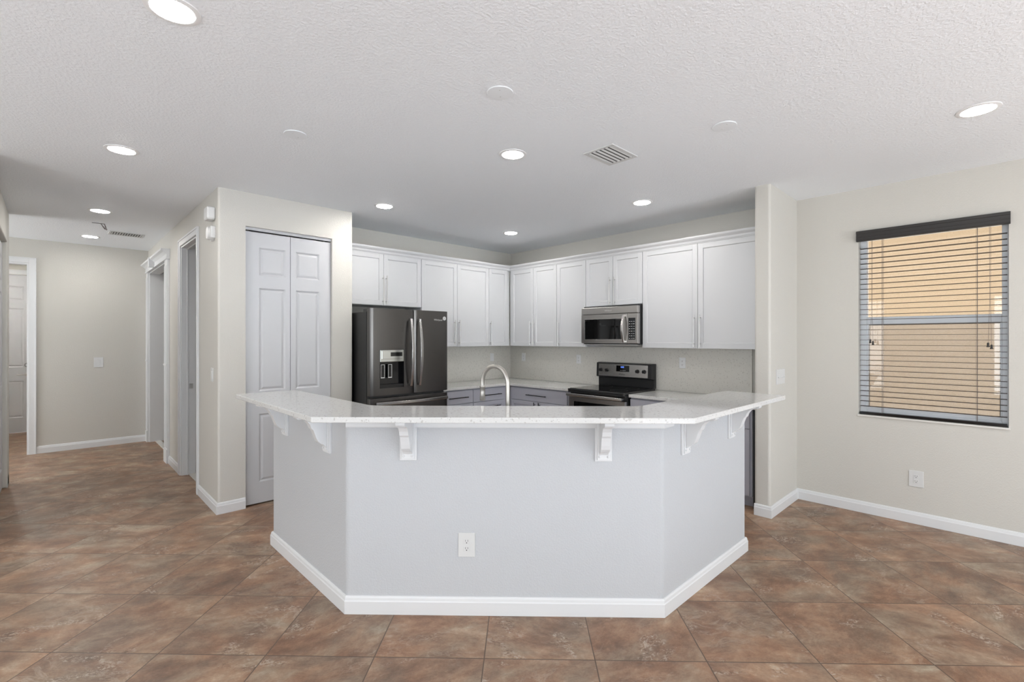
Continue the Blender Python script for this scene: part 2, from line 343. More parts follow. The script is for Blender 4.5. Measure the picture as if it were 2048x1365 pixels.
# pantry block: front wall Y 4.583 with rounded corners and closet opening
PY = 4.583; PE = 2.18; OX0, OX1, OZ = 1.205, 1.968, 2.448
b = MB()
b.prism(arc(XP+r_, PY+r_, r_, 180, 270)+[(OX0, PY), (OX0, PY+T), (XP, PY+T)], 0, H)
b.prism([(OX1, PY)]+arc(PE-r_, PY+r_, r_, 270, 360)+[(PE, PY+T), (OX1, PY+T)], 0, H)
b.box(OX0, OX1, PY, PY+T, OZ, H)
b.box(PE-T, PE, PY+T, 5.29, 0, H)
struct(b.build('wall_pantry', 'wall'), 'cream wall around the pantry doors', 'wall')
# inner partitions (rooms behind doors A and B)
b = MB(); b.box(XB, PE-T, 5.21, 5.29, 0, H).box(PE-T, PE, 5.29, 6.8, 0, H).box(XB, PE-T, 6.7, 6.8, 0, H).box(XB, 3.4, 8.616, 8.7, 0, H).box(3.4, 3.5, 6.8, 8.7, 0, H).box(PE, 3.4, 6.7, 6.8, 0, H)
struct(b.build('wall_inner_rooms', 'wall'), 'walls of the rooms behind the hallway doors', 'wall')
# stub wall right of the kitchen
SX, SY = 4.232, 1.356; SB = 1.478
b = MB(); b.prism(arc(SX+r_, SY+r_, r_, 180, 270)+[(4.94, SY), (4.94, SB)]+arc(SX+r_, SB-r_, r_, 90, 180), 0, H)
struct(b.build('wall_stub', 'wall'), 'short cream wall end beside the kitchen', 'wall')
# bar half wall
BX, BY, BD = 1.133, 1.267, 3.589
def barpath(o):      # offset outward by o (towards the room)
    x, y, d = BX-o, BY-o, BD-o*math.sqrt(2)
    return [(x, 3.637), (x, d-x), (d-y, y), (3.456, y)]
BH = 1.058
out = barpath(0); inn = barpath(-.115)
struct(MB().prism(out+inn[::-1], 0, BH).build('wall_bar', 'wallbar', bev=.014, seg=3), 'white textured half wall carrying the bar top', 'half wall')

# ------------------------------------------------------------------ baseboards and trim
BB = [(0, 0), (.015, 0), (.015, .068), (.012, .074), (.010, .086), (.006, .094), (0, .096)]
def base(name, path, label):
    struct(MB().sweep(path, BB).build(name, 'trim', smooth=False, bev=.0015), label, 'baseboard')
# sweep puts the profile on the right hand of travel
bp = barpath(0)
base('baseboard_bar', [(BX+.115, 3.637)]+bp+[(3.456, BY+.115)], 'white baseboard wrapping the foot of the bar wall')
base('baseboard_pantry', [(XP, 5.295), (XP, PY), (OX0-.002, PY)], 'white baseboard round the pantry corner')
base('baseboard_pantry_end', [(OX1+.002, PY), (PE, PY), (PE, 4.75)], 'white baseboard right of the pantry doors')
base('baseboard_stub', [(SX, SB), (SX, SY), (4.94, SY), (4.94, -4.5)], 'white baseboard along stub and window wall')
base('baseboard_hall_right', [(XP, 6.86), (XP, 6.24)], 'white baseboard between the hallway doors')
base('baseboard_hall_end', [(-.15, 8.616), (.965, 8.616)], 'white baseboard of the hallway end wall')
base('baseboard_hall_left', [(-.32, 6.84), (-.32, 7.05), (-.46, 7.05)][::-1], 'white baseboard end on the left hallway corner')
base('baseboard_rear', [(4.94, -4.5), (2.05, -4.5)], 'white baseboard of the rear wall')
# band under the bar top, on the two right segments
bq = barpath(0)
cb = [(0, 0), (.012, 0), (.014, .006), (.014, .052), (.010, .064), (0, .064)]
struct(MB().sweep([bq[1], bq[2], (2.42, BY)], cb, z=.994).build('trim_1', 'trim', bev=.001), 'white trim band under the bar top', 'trim')

# ------------------------------------------------------------------ bar top
OX, OY, OD = .902, 1.038, 3.243
IX, IY, ID = 1.309, 1.446, 3.823
def corner(a, p, c, r, n=5):
    a, p, c = Vector(a), Vector(p), Vector(c); u = (a-p).normalized(); v = (c-p).normalized(); ang = u.angle(v); d = r/math.tan(ang/2)
    s, e = p+u*d, p+v*d; o = p+(u+v).normalized()*(r/math.sin(ang/2)); res = []
    for i in range(n+1):
        t = i/n; q = s.lerp(e, t)-o; res.append(tuple(o+q.normalized()*r))
    return res
def rounded(poly, rads):
    res = []; n = len(poly)
    for i, p in enumerate(poly):
        r = rads[i]
        if r: res += corner(poly[i-1], p, poly[(i+1) % n], r)
        else: res.append(p)
    return res
poly = [(OX, 3.668), (OX, OD-OX), (OD-OY, OY), (3.545, OY), (3.565, IY), (ID-IY, IY), (IX, ID-IX), (IX, 3.668)]
poly = rounded(poly, [.012, .02, .02, .015, .05, .12, .12, .012])
bt = MB().prism(poly, 1.059, 1.087).build('bar_countertop', 'quartz', bev=.0035, seg=3)
tag(bt, 'raised white speckled quartz bar top wrapping the half wall', 'countertop')

# corbels ----------------------------------------------------------
def corbel(label):
    t = thing('corbel', label, 'corbel', (0, 0, 0), 0, 'white corbels under the bar top')
    # local: wall plane at x=0, reaching to -x, y width, z from 0 (slab underside) down
    k = MB()
    k.box(-.012, 0, -.045, .045, -.238, -.001); k.box(-.020, -.012, -.034, .034, -.230, -.001)
    for s in (-1, 1):
        k.lathe([(.006, 0), (.007, .003), (.004, .006)], Matrix.Translation((-.020, s*.022, -.212)) @ Matrix.Rotation(-R90, 4, 'Y'), 10)
    lbuild(k, 'back_plate', 'trim', t, .0015)
    P = [(-.020, -.001), (-.185, -.001), (-.185, -.022), (-.176, -.030), (-.150, -.034), (-.128, -.046), (-.112, -.066), (-.104, -.088), (-.094, -.098), (-.086, -.118), (-.078, -.142), (-.068, -.164), (-.052, -.180), (-.036, -.187), (-.028, -.198), (-.020, -.202)]
    m = Matrix(((1, 0, 0, 0), (0, 0, 1, 0), (0, 1, 0, 0), (0, 0, 0, 1)))
    lbuild(MB().prism(P, -.024, .024, m), 'bracket', 'trim', t, .002)
    return t
c0 = corbel('white carved corbel nearest the pantry on the left bar wall')
c0.location = (BX, 3.366, BH)
dup(c0, (BX, 2.69, BH), 0, 'white carved corbel beside the left corner of the bar wall')
def onmid(x): return (x, BD-x, BH)
dup(c0, onmid(1.369), math.radians(45), 'white carved corbel left of the outlet on the front bar wall')
dup(c0, onmid(2.100), math.radians(45), 'white carved corbel at the right of the front bar wall')
dup(c0, (2.563, BY, BH), math.radians(90), 'white carved corbel on the right bar wall beside the corner')
dup(c0, (3.20, BY, BH), math.radians(90), 'white carved corbel at the right end of the bar wall')

# ------------------------------------------------------------------ outlets and switches
def plate_matrix(): pass
M['plate_b'] = mat('bright_white_plastic', (0.86, 0.86, 0.86), 0.3)
def outlet(name, label, cat, loc, rz, w, h, kind, group=None):
    pm = 'plate_b' if 'backsplash' in label else 'plate'
    # local frame: plate in yz plane at x=0, facing -x
    t = thing(name, label, cat, loc, rz, group)
    lbuild(MB().box(-.006, 0, -w/2, w/2, -h/2, h/2), 'cover_plate', pm, t, .0022)
    if kind == 'duplex':
        for s in (1, -1):
            o = lbuild(MB().box(-.0078, -.006, -.0165, .0165, s*.0195-.0135, s*.0195+.0135), 'receptacle', pm, t, .003)
            k = MB(); k.box(-.0082, -.0076, -.0075, -.0055, s*.0195-.001, s*.0195+.008); k.box(-.0082, -.0076, .0055, .0075, s*.0195-.001, s*.0195+.008)
            k.box(-.0082, -.0076, -.0025, .0025, s*.0195-.010, s*.0195-.005)
            sl = k.build('slots', 'ink', None); sl.parent = o
    elif kind == 'rocker':
        lbuild(MB().box(-.0095, -.006, -.0165, .0165, -.033, .033), 'rocker', 'plate', t, .002)
    elif kind == 'toggles':
        n = 4
        for i in range(n):
            y = (i-(n-1)/2)*.046
            lbuild(MB().box(-.0075, -.006, y-.006, y+.006, -.014, .014).box(-.017, -.0075, y-.0045, y+.0045, -.012, -.002), 'toggle', 'plate', t, .001)
    return t
outlet('wall_outlet', 'white outlet low on the front bar wall', 'outlet', (1.588+.0005, BD-1.588-.0005, .371), math.radians(45), .09, .128, 'duplex')
outlet('wall_outlet', 'white outlet below the window on the cream wall', 'outlet', (4.94, .5125, .356), 0, .09, .128, 'duplex')
SPX, SPY = 4.92, 5.15
outlet('wall_outlet', 'small white outlet on the backsplash left of the kitchen corner', 'outlet', (4.552, SPY, 1.207), math.radians(-90), .072, .115, 'duplex')
outlet('wall_outlet', 'small white outlet on the backsplash just right of the kitchen corner', 'outlet', (SPX, 4.874, 1.207), 0, .072, .115, 'duplex')
outlet('wall_outlet', 'small white outlet on the backsplash left of the range', 'outlet', (SPX, 3.869, 1.207), 0, .072, .115, 'duplex')
outlet('wall_outlet', 'small white outlet on the backsplash right of the range', 'outlet', (SPX, 2.454, 1.207), 0, .072, .115, 'duplex')
outlet('light_switch', 'white four-gang switch plate on the stub wall', 'switch', (4.478, SY, 1.147), math.radians(90), .208, .128, 'toggles')
outlet('light_switch', 'white switch at the pantry corner of the hallway', 'switch', (XP, 4.772, 1.158), 0, .072, .118, 'rocker')
outlet('light_switch', 'white switch plate on the wall at the hallway end', 'switch', (.452, 8.616, 1.151), math.radians(90), .098, .136, 'rocker')

# chime box and siren on the hall wall
t = thing('door_chime', 'white door chime box high on the pantry corner wall', 'door chime', (XP, 4.72, 2.53))
lbuild(MB().box(-.064, 0, -.06, .06, -.048, .055), 'housing', 'plate', t, .012)
lbuild(MB().box(-.060, -.006, -.056, .056, -.052, -.048), 'grille', 'plate', t, .001)
t = thing('alarm_siren', 'round white siren below the chime box by the pantry corner', 'siren', (XP, 4.745, 2.373))
lbuild(MB().lathe([(.066, 0), (.068, .006), (.066, .016)], Matrix.Rotation(-R90, 4, 'Y'), 36), 'base_ring', 'plate', t, 0, True)
lbuild(MB().lathe([(.058, .016), (.058, .036), (.050, .046), (.030, .050), (.002, .051)], Matrix.Rotation(-R90, 4, 'Y'), 36), 'cover', 'plate', t, 0, True)
lbuild(MB().box(-.035, 0, -.088, -.060, -.05, .05), 'side_box', 'plate', t, .004)

# ------------------------------------------------------------------ ceiling fittings
def downlight(label, zone, x, y):
    t = thing('recessed_light', label, 'ceiling light', (x, y, H), 0, 'round recessed ceiling lights')
    lbuild(MB().lathe([(.072, -.001), (.074, -.0055), (.080, -.006), (.094, -.003), (.095, 0), (.071, 0)], None, 48, False), 'trim_ring', 'ring', t, 0, True)
    lbuild(MB().lathe([(.0735, -.0015), (.071, -.006), (.05, -.0095), (.02, -.0105), (.001, -.011)], None, 48), 'lens', 'lens_'+zone, t, 0, True)
    return t
for x, y, zone, lab in ((.335, 2.244, 'main', 'recessed ceiling light nearest the viewer at upper left'),
                  (.335, 4.141, 'hall', 'recessed ceiling light outside the hallway, before the pantry corner'), (.34, 6.25, 'hall', 'recessed hallway light in front of the open junction box'),
                  (.335, 7.89, 'hall', 'recessed hallway light nearest the end wall'), (2.287, 4.14, 'kitchen', 'recessed kitchen light near the fridge'),
                  (2.287, 2.373, 'main', 'recessed light above the middle of the bar'), (3.957, 4.137, 'kitchen', 'recessed kitchen light nearest the corner cabinets'),
                  (3.957, 2.37, 'kitchen', 'recessed kitchen light in front of the microwave wall'), (3.708, .12, 'main', 'recessed ceiling light near the window'),
                  (-.55, 9.7, 'entry', 'added unseen recessed light in the entry beyond the hallway'), (1.6, -1.4, 'main', 'recessed ceiling light behind the viewer')):  # the entry lamp is unseen, added to brighten the far door
    downlight(lab, zone, x, y)
def cover(label):
    t = thing('ceiling_cover', label, 'cover plate', (0, 0, H), 0, 'blank ceiling covers')
    lbuild(MB().lathe([(.067, 0), (.068, -.003), (.0665, -.005), (.062, -.0055), (.001, -.0055)], None, 40), 'disc', 'ceil_flat', t, 0, True)
    for s in (-1, 1): lbuild(MB().lathe([(.0035, -.0054), (.003, -.0065), (.001, -.007)], Matrix.Translation((s*.024, s*.024, 0)), 10), 'screw', 'nickel', t)
    return t
v0 = cover('round white blank cover above the front of the bar'); v0.location = (1.667, 1.824, H)
dup(v0, (1.09, 3.079, H), 0, 'round white blank cover left, towards the pantry'); dup(v0, (2.895, 1.18, H), 0, 'round white blank cover right of the square air vent')
# kitchen air register
t = thing('air_vent', 'square white ceiling register with curved blades', 'air vent', (2.78, 1.908, H))
k = MB(); a, c = .155, .118
for x0, x1, y0, y1 in ((-a, a, -c, -c+.022), (-a, a, c-.022, c), (-a, -a+.022, -c+.022, c-.022), (a-.022, a, -c+.022, c-.022)): k.box(x0, x1, y0, y1, -.007, 0)
lbuild(k, 'frame', 'plate', t, .0015)
lbuild(MB().box(-a+.022, a-.022, -c+.022, c-.022, -.0012, 0), 'duct_shade', 'ink', t)  # thin dark sheet standing in for the shade inside the register
for i in range(6):
    y = -.090+i*.0335
    pts = [(0, y+q[0], q[1]) for q in ((0, -.001), (.003, -.0045), (.008, -.0065), (.013, -.007))]
    k = MB(); k.strip(pts, .262, .0015, (1, 0, 0)); lbuild(k, 'blade', 'plate', t)
# hall register
t = thing('return_vent', 'small louvered register at the hallway end of the ceiling', 'air vent', (.645, 7.42, H))
k = MB(); a, c = .165, .115
for x0, x1, y0, y1 in ((-a, a, -c, -c+.02), (-a, a, c-.02, c), (-a, -a+.02, -c+.02, c-.02), (a-.02, a, -c+.02, c-.02)): k.box(x0, x1, y0, y1, -.006, 0)
lbuild(k, 'frame', 'plate', t, .001)
lbuild(MB().box(-a+.02, a-.02, -c+.02, c-.02, -.001, 0), 'duct_shade', 'ink', t)  # dark backing painted for the shaded opening behind the louvers
for i in range(12):
    x = -.134+i*.0243
    lbuild(MB().strip([(x, -.095, -.006), (x, .095, -.006)], .019, .0015, (1, 0, .45)), 'blade', 'plate', t)
# open junction box with wires
t = thing('junction_box', 'open hallway ceiling box with dangling wires', 'junction box', (.362, 6.91, H))
lbuild(MB().lathe([(.052, 0), (.052, -.003), (.046, -.004), (.001, -.004)], None, 28), 'rim', 'ceil', t, 0, True)
lbuild(MB().box(-.055, .055, -.009, .009, -.007, -.004), 'mounting_strap', 'ink', t, .001)
for k_, (dx, dy) in enumerate(((.035, .01), (.02, -.02))):
    pts = [(dx*math.sin(a_)+.02, dy*math.sin(a_), -.007-.060*math.sin(a_)) for a_ in [math.pi*i/10 for i in range(11)]]
    lbuild(MB().tube([(p[0]+.03*i/10, p[1], p[2]) for i, p in enumerate(pts)], .0026, 8), 'wire', 'cord', t, 0, True)

# ------------------------------------------------------------------ window and blind
wn = struct(MB().box(5.0, 5.001, WY0, WY0+.001, WZ0, WZ0+.001).build('window_1', 'vinyl'), 'white single-hung window in the right wall', 'window')
fx0, fx1 = 5.02, 5.085
def part(mb, name, m, parent, bev=0, smooth=False):
    o = mb.build(name, m, None, bev, smooth); o.parent = parent; return o
k = MB()
k.box(fx0, fx1, WY0, WY0+.035, WZ0, WZ1).box(fx0, fx1, WY1-.045, WY1, WZ0, WZ1).box(fx0, fx1, WY0+.035, WY1-.045, WZ1-.05, WZ1).box(fx0, fx1, WY0+.035, WY1-.045, WZ0, WZ0+.035)
part(k, 'window_frame', 'vinyl', wn, .003)
k = MB(); k.box(fx0-.006, fx1-.02, WY0+.035, WY1-.045, 1.590, 1.652)
part(k, 'meeting_rail', 'vinyl', wn, .004)
k = MB(); k.box(fx0+.005, fx1-.02, WY0+.035, WY0+.042, WZ0+.035, 1.59).box(fx0+.005, fx1-.02, WY1-.052, WY1-.045, WZ0+.035, 1.59).box(fx0+.005, fx1-.02, WY0+.042, WY1-.052, WZ0+.035, WZ0+.062)
part(k, 'lower_sash', 'vinyl', wn, .002)
part(MB().box(fx0+.035, fx0+.039, WY0+.035, WY1-.045, 1.652, WZ1-.05), 'upper_pane', 'glass', wn)
part(MB().box(fx0+.02, fx0+.024, WY0+.042, WY1-.052, WZ0+.062, 1.59), 'lower_pane', 'glass', wn)
part(MB().box(fx1-.012, fx1-.010, WY0+.037, WY1-.047, WZ0+.037, 1.60), 'insect_screen', 'screen', wn)
k = MB()
for a_ in ((WY0+.042, WY0+.046, WZ0+.06, 1.588), (WY1-.056, WY1-.052, WZ0+.06, 1.588), (WY0+.046, WY1-.056, 1.583, 1.588)): k.box(fx1-.018, fx1-.012, *a_)
part(k, 'screen_frame', 'ink', wn)
struct(MB().box(4.928, 5.02, WY0-.008, WY1+.008, WZ0-.014, WZ0-.0005).build('trim_2', 'marble', bev=.003), 'thin pale sill under the window', 'trim')
# blind
t = thing('window_blind', 'dark brown horizontal blind hanging in the window', 'blind', (4.972, (WY0+WY1)/2, WZ0+.02))
def bl(mb, name, m, bev=0, smooth=False, parent=t):
    o = mb.build(name, m, None, bev, smooth); o.parent = parent; o.matrix_parent_inverse = Matrix.Translation(t.location).inverted(); return o
k = MB(); k.box(4.905, 4.9395, -.006, .900, 2.290, 2.376).box(4.900, 4.905, -.006, .900, 2.352, 2.370).box(4.901, 4.905, -.006, .900, 2.298, 2.312).box(4.902, 4.905, -.006, .900, 2.322, 2.332)
bl(k, 'valance', 'valance', .0015)
bl(MB().box(4.945, 5.0, .012, .880, 2.300, 2.345), 'headrail', 'valance', .001)
z = 2.232; n_sl = 0
while z > .875:
    bl(MB().box(4.947, 4.997, .010, .881, z-.0014, z+.0014), 'slat', 'slat'); z -= .0430; n_sl += 1
bl(MB().box(4.949, 4.996, .010, .881, .8285, .852), 'bottom_rail', 'black', .003)
for y in (.728, .166):
    k = MB()
    for dx in (4.9465, 4.9975): k.tube([(dx, y, .852), (dx, y, 2.30)], .0011, 6)
    k.tube([(4.972, y+.006, .852), (4.972, y+.006, 2.30)], .0008, 6)
    bl(k, 'ladder_cord', 'cord')
for y, zz in ((.797, 1.44), (.098, 1.415)):
    k = MB(); k.tube([(4.944, y+.003, 2.30), (4.938, y+.002, 1.72), (4.938, y+.010, zz+.01)], .0010, 6).tube([(4.944, y-.003, 2.30), (4.938, y-.002, 1.72), (4.938, y-.008, zz)], .0010, 6)
    c = bl(k, 'lift_cord', 'cord')
    for dy, dz in ((.010, .012), (-.008, -.002)):
        o = MB().lathe([(.004, .012), (.007, .004), (.006, -.006), (.010, -.020), (.001, -.021)], Matrix.Translation((4.938, y+dy, zz+dz)), 12).build('tassel', 'valance', None, 0, True)
        o.parent = c; o.matrix_parent_inverse = Matrix.Translation(t.location).inverted() @ Matrix.Identity(4)
        o.matrix_parent_inverse = Matrix.Identity(4)
# neighbour outside
nb = thing('neighbor_house', 'peach stucco house wall seen through the window', 'house', (7.1, .5, -.3))
lbuild(MB().box(0, .3, -4.5, 4.5, 0, 3.3), 'wall', 'stucco', nb); lbuild(MB().box(-.45, .5, -4.7, 4.7, 3.3, 3.5), 'added_eave', 'trim', nb)  # the overhang is out of view, added to limit skylight on the stucco
struct(MB().box(5.1, 9, -6, 6, -.36, -.30).build('ground', 'ground'), 'strip of ground between the houses', 'ground')

# ------------------------------------------------------------------ doors
def panel_door(mb, w, h, th, panels, st=.012):
    """door slab standing in local xz, front face at y=0 looking to -y; panels = (x0,x1,z0,z1) raised panels in recesses"""
    bm = mb.bm
    xs = sorted({0, w}|{p[0] for p in panels}|{p[1] for p in panels}); zs = sorted({0, h}|{p[2] for p in panels}|{p[3] for p in panels})
    def isin(xa, xb, za, zb):
        for p in panels:
            if xa >= p[0]-1e-6 and xb <= p[1]+1e-6 and za >= p[2]-1e-6 and zb <= p[3]+1e-6: return True
        return False
    for xa, xb in zip(xs, xs[1:]):
        for za, zb in zip(zs, zs[1:]):
            if isin(xa, xb, za, zb): continue
            mb.box(xa, xb, 0, th, za, zb)
    for (a, c, d, e) in panels:
        mb.box(a, c, .010, th-.004, d, e)
        # sloping moulding and raised field
        m1, m2 = .014, .034
        def ring(i0, y0, i1, y1):
            A = [bm.verts.new((x, y0, z)) for x, z in ((a+i0, d+i0), (c-i0, d+i0), (c-i0, e-i0), (a+i0, e-i0))]
            B = [bm.verts.new((x, y1, z)) for x, z in ((a+i1, d+i1), (c-i1, d+i1), (c-i1, e-i1), (a+i1, e-i1))]
            for i in range(4): bm.faces.new((A[i], A[(i+1) % 4], B[(i+1) % 4], B[i]))
            return B
        ring(0, 0, m1, .0098)
        B = ring(m1+.002, .0098, m2, .003)
        bm.faces.new(B)
    return mb
def weld(o): return o
# pantry bifold
t = thing('bifold_door', 'white two-leaf paneled bifold pantry door', 'bifold door', (OX0, PY+.03, 0))
wl = .376
for i, (x0, pl) in enumerate(((.004, (.111, .334)), (.384, (.046, .265)))):
    k = MB(); panel_door(k, wl, 2.398, .034, [(pl[0], pl[1], .185, .790), (pl[0], pl[1], .992, 1.908), (pl[0], pl[1], 2.018, 2.268)])
    o = k.build('door_leaf', 'door', None); o.parent = t; o.location = (x0, 0, .012)
o = MB().box(.0005, .7625, -.004, .030, 2.424, 2.4475).build('top_track', 'door'); o.parent = t
k = MB()
for x in (.03, .37, .70): k.lathe([(.004, 2.40), (.004, 2.44)], Matrix.Translation((x, .018, 0)), 8)
o = k.build('pivot', 'nickel'); o.parent = t
# dark pantry interior back is the wall; hall left closet doors
t = thing('bifold_door', 'white closet door at the far left frame edge', 'bifold door', (-.356, 5.25, 0), math.radians(90))
for x0 in (.005, .40, .795, 1.19):
    k = MB(); panel_door(k, .39, 2.385, .03, [(.06, .33, .185, .790), (.06, .33, .992, 1.908), (.06, .33, 2.018, 2.268)])
    o = k.build('door_leaf', 'door'); o.parent = t; o.location = (x0, 0, .012)
    o.location.y = 0.0
# casing helper: U shape in a plane
def casing_y(name, x, ydir_x, ya, yb, zt, w, th, label):   # opening ya..yb on plane X=x, casing projects to -X
    k = MB(); k.box(x-th, x, ya-w, ya, 0, zt+w).box(x-th, x, yb, yb+w, 0, zt+w).box(x-th, x, ya, yb, zt, zt+w)
    k.box(x-th-.006, x-th, ya-w, ya-w+.018, 0, zt+w).box(x-th-.006, x-th, yb+w-.018, yb+w, 0, zt+w).box(x-th-.006, x-th, ya-w+.018, yb+w-.018, zt+w-.018, zt+w)
    return k
# door A: frame in hall right wall
dA = struct(casing_y('', XP, 0, 5.36, 6.17, 2.462, .068, .014, '').build('door_1', 'trim', bev=.002), 'first hallway doorway, with white casing', 'door')
part(MB().box(XP, XB+.01, 5.36, 5.378, 0, 2.462).box(XP, XB+.01, 6.152, 6.17, 0, 2.462).box(XP, XB+.01, 5.378, 6.152, 2.444, 2.462), 'jamb', 'trim', dA, .001)
part(MB().box(1.045, 1.057, 5.378, 5.39, 0, 2.444).box(1.045, 1.057, 6.14, 6.152, 0, 2.444).box(1.045, 1.057, 5.39, 6.14, 2.432, 2.444), 'door_stop', 'trim', dA, .001)
part(MB().box(1.066, 1.100, 6.1500, 6.1525, .93, .985), 'strike_plate', 'nickel', dA)
part(MB().box(1.06, XB+.012, 5.378, 6.152, .0, .009), 'threshold', 'marble', dA, .002)
k = MB(); panel_door(k, .765, 2.42, .035, [(.10, .34, .185, .790), (.43, .67, .185, .790), (.10, .34, .992, 1.908), (.43, .67, .992, 1.908), (.10, .34, 2.018, 2.268), (.43, .67, 2.018, 2.268)])
o = k.build('door_leaf', 'door'); o.parent = dA; o.location = (XB+.03, 5.455, .012)
part(MB().lathe([(.006, 0), (.006, .1)], Matrix.Translation((XB+.02, 5.40, 2.2)), 10), 'hinge', 'nickel', dA)
# door B: pilasters with crown
dB = struct(MB().box(XP-.024, XP, 6.866, 7.06, 0, 2.42).box(XP-.024, XP, 8.5, 8.612, 0, 2.42).build('door_2', 'trim', bev=.002), 'far hallway doorway framed by pilasters and a crown', 'door')
k = MB()
for y0, y1 in ((6.866, 7.06), (8.5, 8.612)):
    n = 4; wv = (y1-y0)
    for i in range(n):
        y = y0+wv*(i+.5)/n; k.box(XP-.030, XP-.024, y-wv*.07, y+wv*.07, .18, 2.34)
    k.box(XP-.034, XP-.024, y0-.001, y1, 0, .16)
    k.box(XP-.036, XP-.024, y0-.001, y1, 1.15, 1.17)
part(k, 'fluting', 'trim', dB, .001)
k = MB(); yy0, yy1 = 6.84, 8.614
hp = [(0, 0), (.038, 0), (.040, .012), (.034, .020), (.034, .060), (.045, .072), (.060, .086), (.085, .100), (.090, .118), (0, .118)]
k.sweep([(XP, yy1), (XP, yy0)], [(d, zz) for d, zz in hp], z=2.41)
part(k, 'pediment', 'trim', dB, .001)
part(MB().box(XP-.098, XP, 7.76, 7.80, 2.405, 2.535), 'keystone', 'trim', dB, .004)
part(MB().box(XP, 1.215, 8.48, 8.5, 0, 2.42).box(XP, XB+.0, 7.06, 7.08, 0, 2.42).box(XP, XB, 7.08, 8.48, 2.40, 2.42), 'jamb', 'trim', dB, .001)
part(MB().box(1.06, XB+.012, 7.08, 8.48, .0, .009), 'threshold', 'marble', dB, .002)
k = MB(); panel_door(k, .70, 2.37, .035, [(.09, .61, .185, .790), (.09, .61, .992, 1.908), (.09, .61, 2.018, 2.22)])
o = k.build('door_leaf', 'door'); o.parent = dB; o.location = (1.235, 8.40, .012)
# cased opening in hall end wall
dC = struct(MB().box(-.218, -.150, 8.600, 8.616, 0, 2.50).box(-1.19, -1.12, 8.600, 8.616, 0, 2.50).box(-1.12, -.218, 8.600, 8.616, 2.433, 2.50)
            .box(-.164, -.150, 8.594, 8.600, 0, 2.50).box(-1.19, -.164, 8.594, 8.600, 2.486, 2.50).build('door_3', 'trim', bev=.002), 'cased opening at the hallway end, on the left', 'door')
part(MB().box(-.236, -.216, 8.616, 8.736, 0, 2.433).box(-1.12, -1.10, 8.616, 8.736, 0, 2.433).box(-1.10, -.236, 8.616, 8.736, 2.413, 2.433), 'jamb', 'trim', dC, .001)
# entry door beyond
dD = struct(MB().box(-.215, -.145, 10.725, 10.74, 0, 2.55).box(-1.235, -1.165, 10.725, 10.74, 0, 2.55).box(-1.165, -.215, 10.725, 10.74, 2.478, 2.55).build('door_4', 'trim', bev=.002), 'white paneled door with lever, seen through the opening', 'door')
PZ_ = [(.237, .813), (1.03, 1.951), (2.08, 2.299)]
k = MB(); panel_door(k, .945, 2.462, .04, [p for a, c in ((.11, .40), (.545, .835)) for p in [(a, c, z0-.006, z1-.006) for z0, z1 in PZ_]])
o = k.build('door_leaf', 'door'); o.parent = dD; o.location = (-1.1625, 10.752, .006); leaf = o
def kid(mb, name, m, parent, bev=0, smooth=False, inv=None):
    o = mb.build(name, m, None, bev, smooth); o.parent = parent; o.matrix_parent_inverse = Matrix.Translation(parent.location).inverted(); return o
kid(MB().lathe([(.030, 0), (.032, .008), (.022, .02), (.002, .021)], Matrix.Translation((-.292, 10.752, 1.06)) @ Matrix.Rotation(R90, 4, 'X'), 20), 'deadbolt', 'bsteel_h', leaf, 0, True)
k = MB().lathe([(.030, 0), (.030, .008), (.012, .012), (.010, .05)], Matrix.Translation((-.292, 10.752, .915)) @ Matrix.Rotation(R90, 4, 'X'), 20)
k.tube([(-.292, 10.70, .915), (-.33, 10.697, .913), (-.37, 10.70, .906), (-.405, 10.70, .912)], .0085, 10)
kid(k, 'lever', 'nickel', leaf, 0, True)

# ------------------------------------------------------------------ upper cabinets
ZB, ZT = 1.372, 2.44
def shaker(w, h, th=.019, rail=.052, rec=.008):
    k = MB(); k.box(0, rail, 0, th, 0, h).box(w-rail, w, 0, th, 0, h).box(rail, w-rail, 0, th, 0, rail).box(rail, w-rail, 0, th, h-rail, h)
    k.box(rail, w-rail, rec, th-.002, rail, h-rail)
    bm = k.bm; a, c, d, e = rail, w-rail, rail, h-rail; i1 = .005
    A = [bm.verts.new((x, .0005, z)) for x, z in ((a, d), (c, d), (c, e), (a, e))]; B = [bm.verts.new((x, rec-.0004, z)) for x, z in ((a+i1, d+i1), (c-i1, d+i1), (c-i1, e-i1), (a+i1, e-i1))]
    for i in range(4): bm.faces.new((A[i], A[(i+1) % 4], B[(i+1) % 4], B[i]))
    return k
def bar_pull(x, z, L, vertical=True):
    k = MB(); y = -.030; r = .0055
    if vertical:
        k.tube([(x, y, z-L/2), (x, y, z+L/2)], r, 12); 
        for s in (-1, 1): k.tube([(x, 0.001, z+s*(L/2-.030)), (x, y, z+s*(L/2-.030))], .0042, 8)
    else:
        k.tube([(x-L/2, y, z), (x+L/2, y, z)], r, 12)
        for s in (-1, 1): k.tube([(x+s*(L/2-.030), 0.001, z), (x+s*(L/2-.030), y, z)], .0042, 8)
    return k
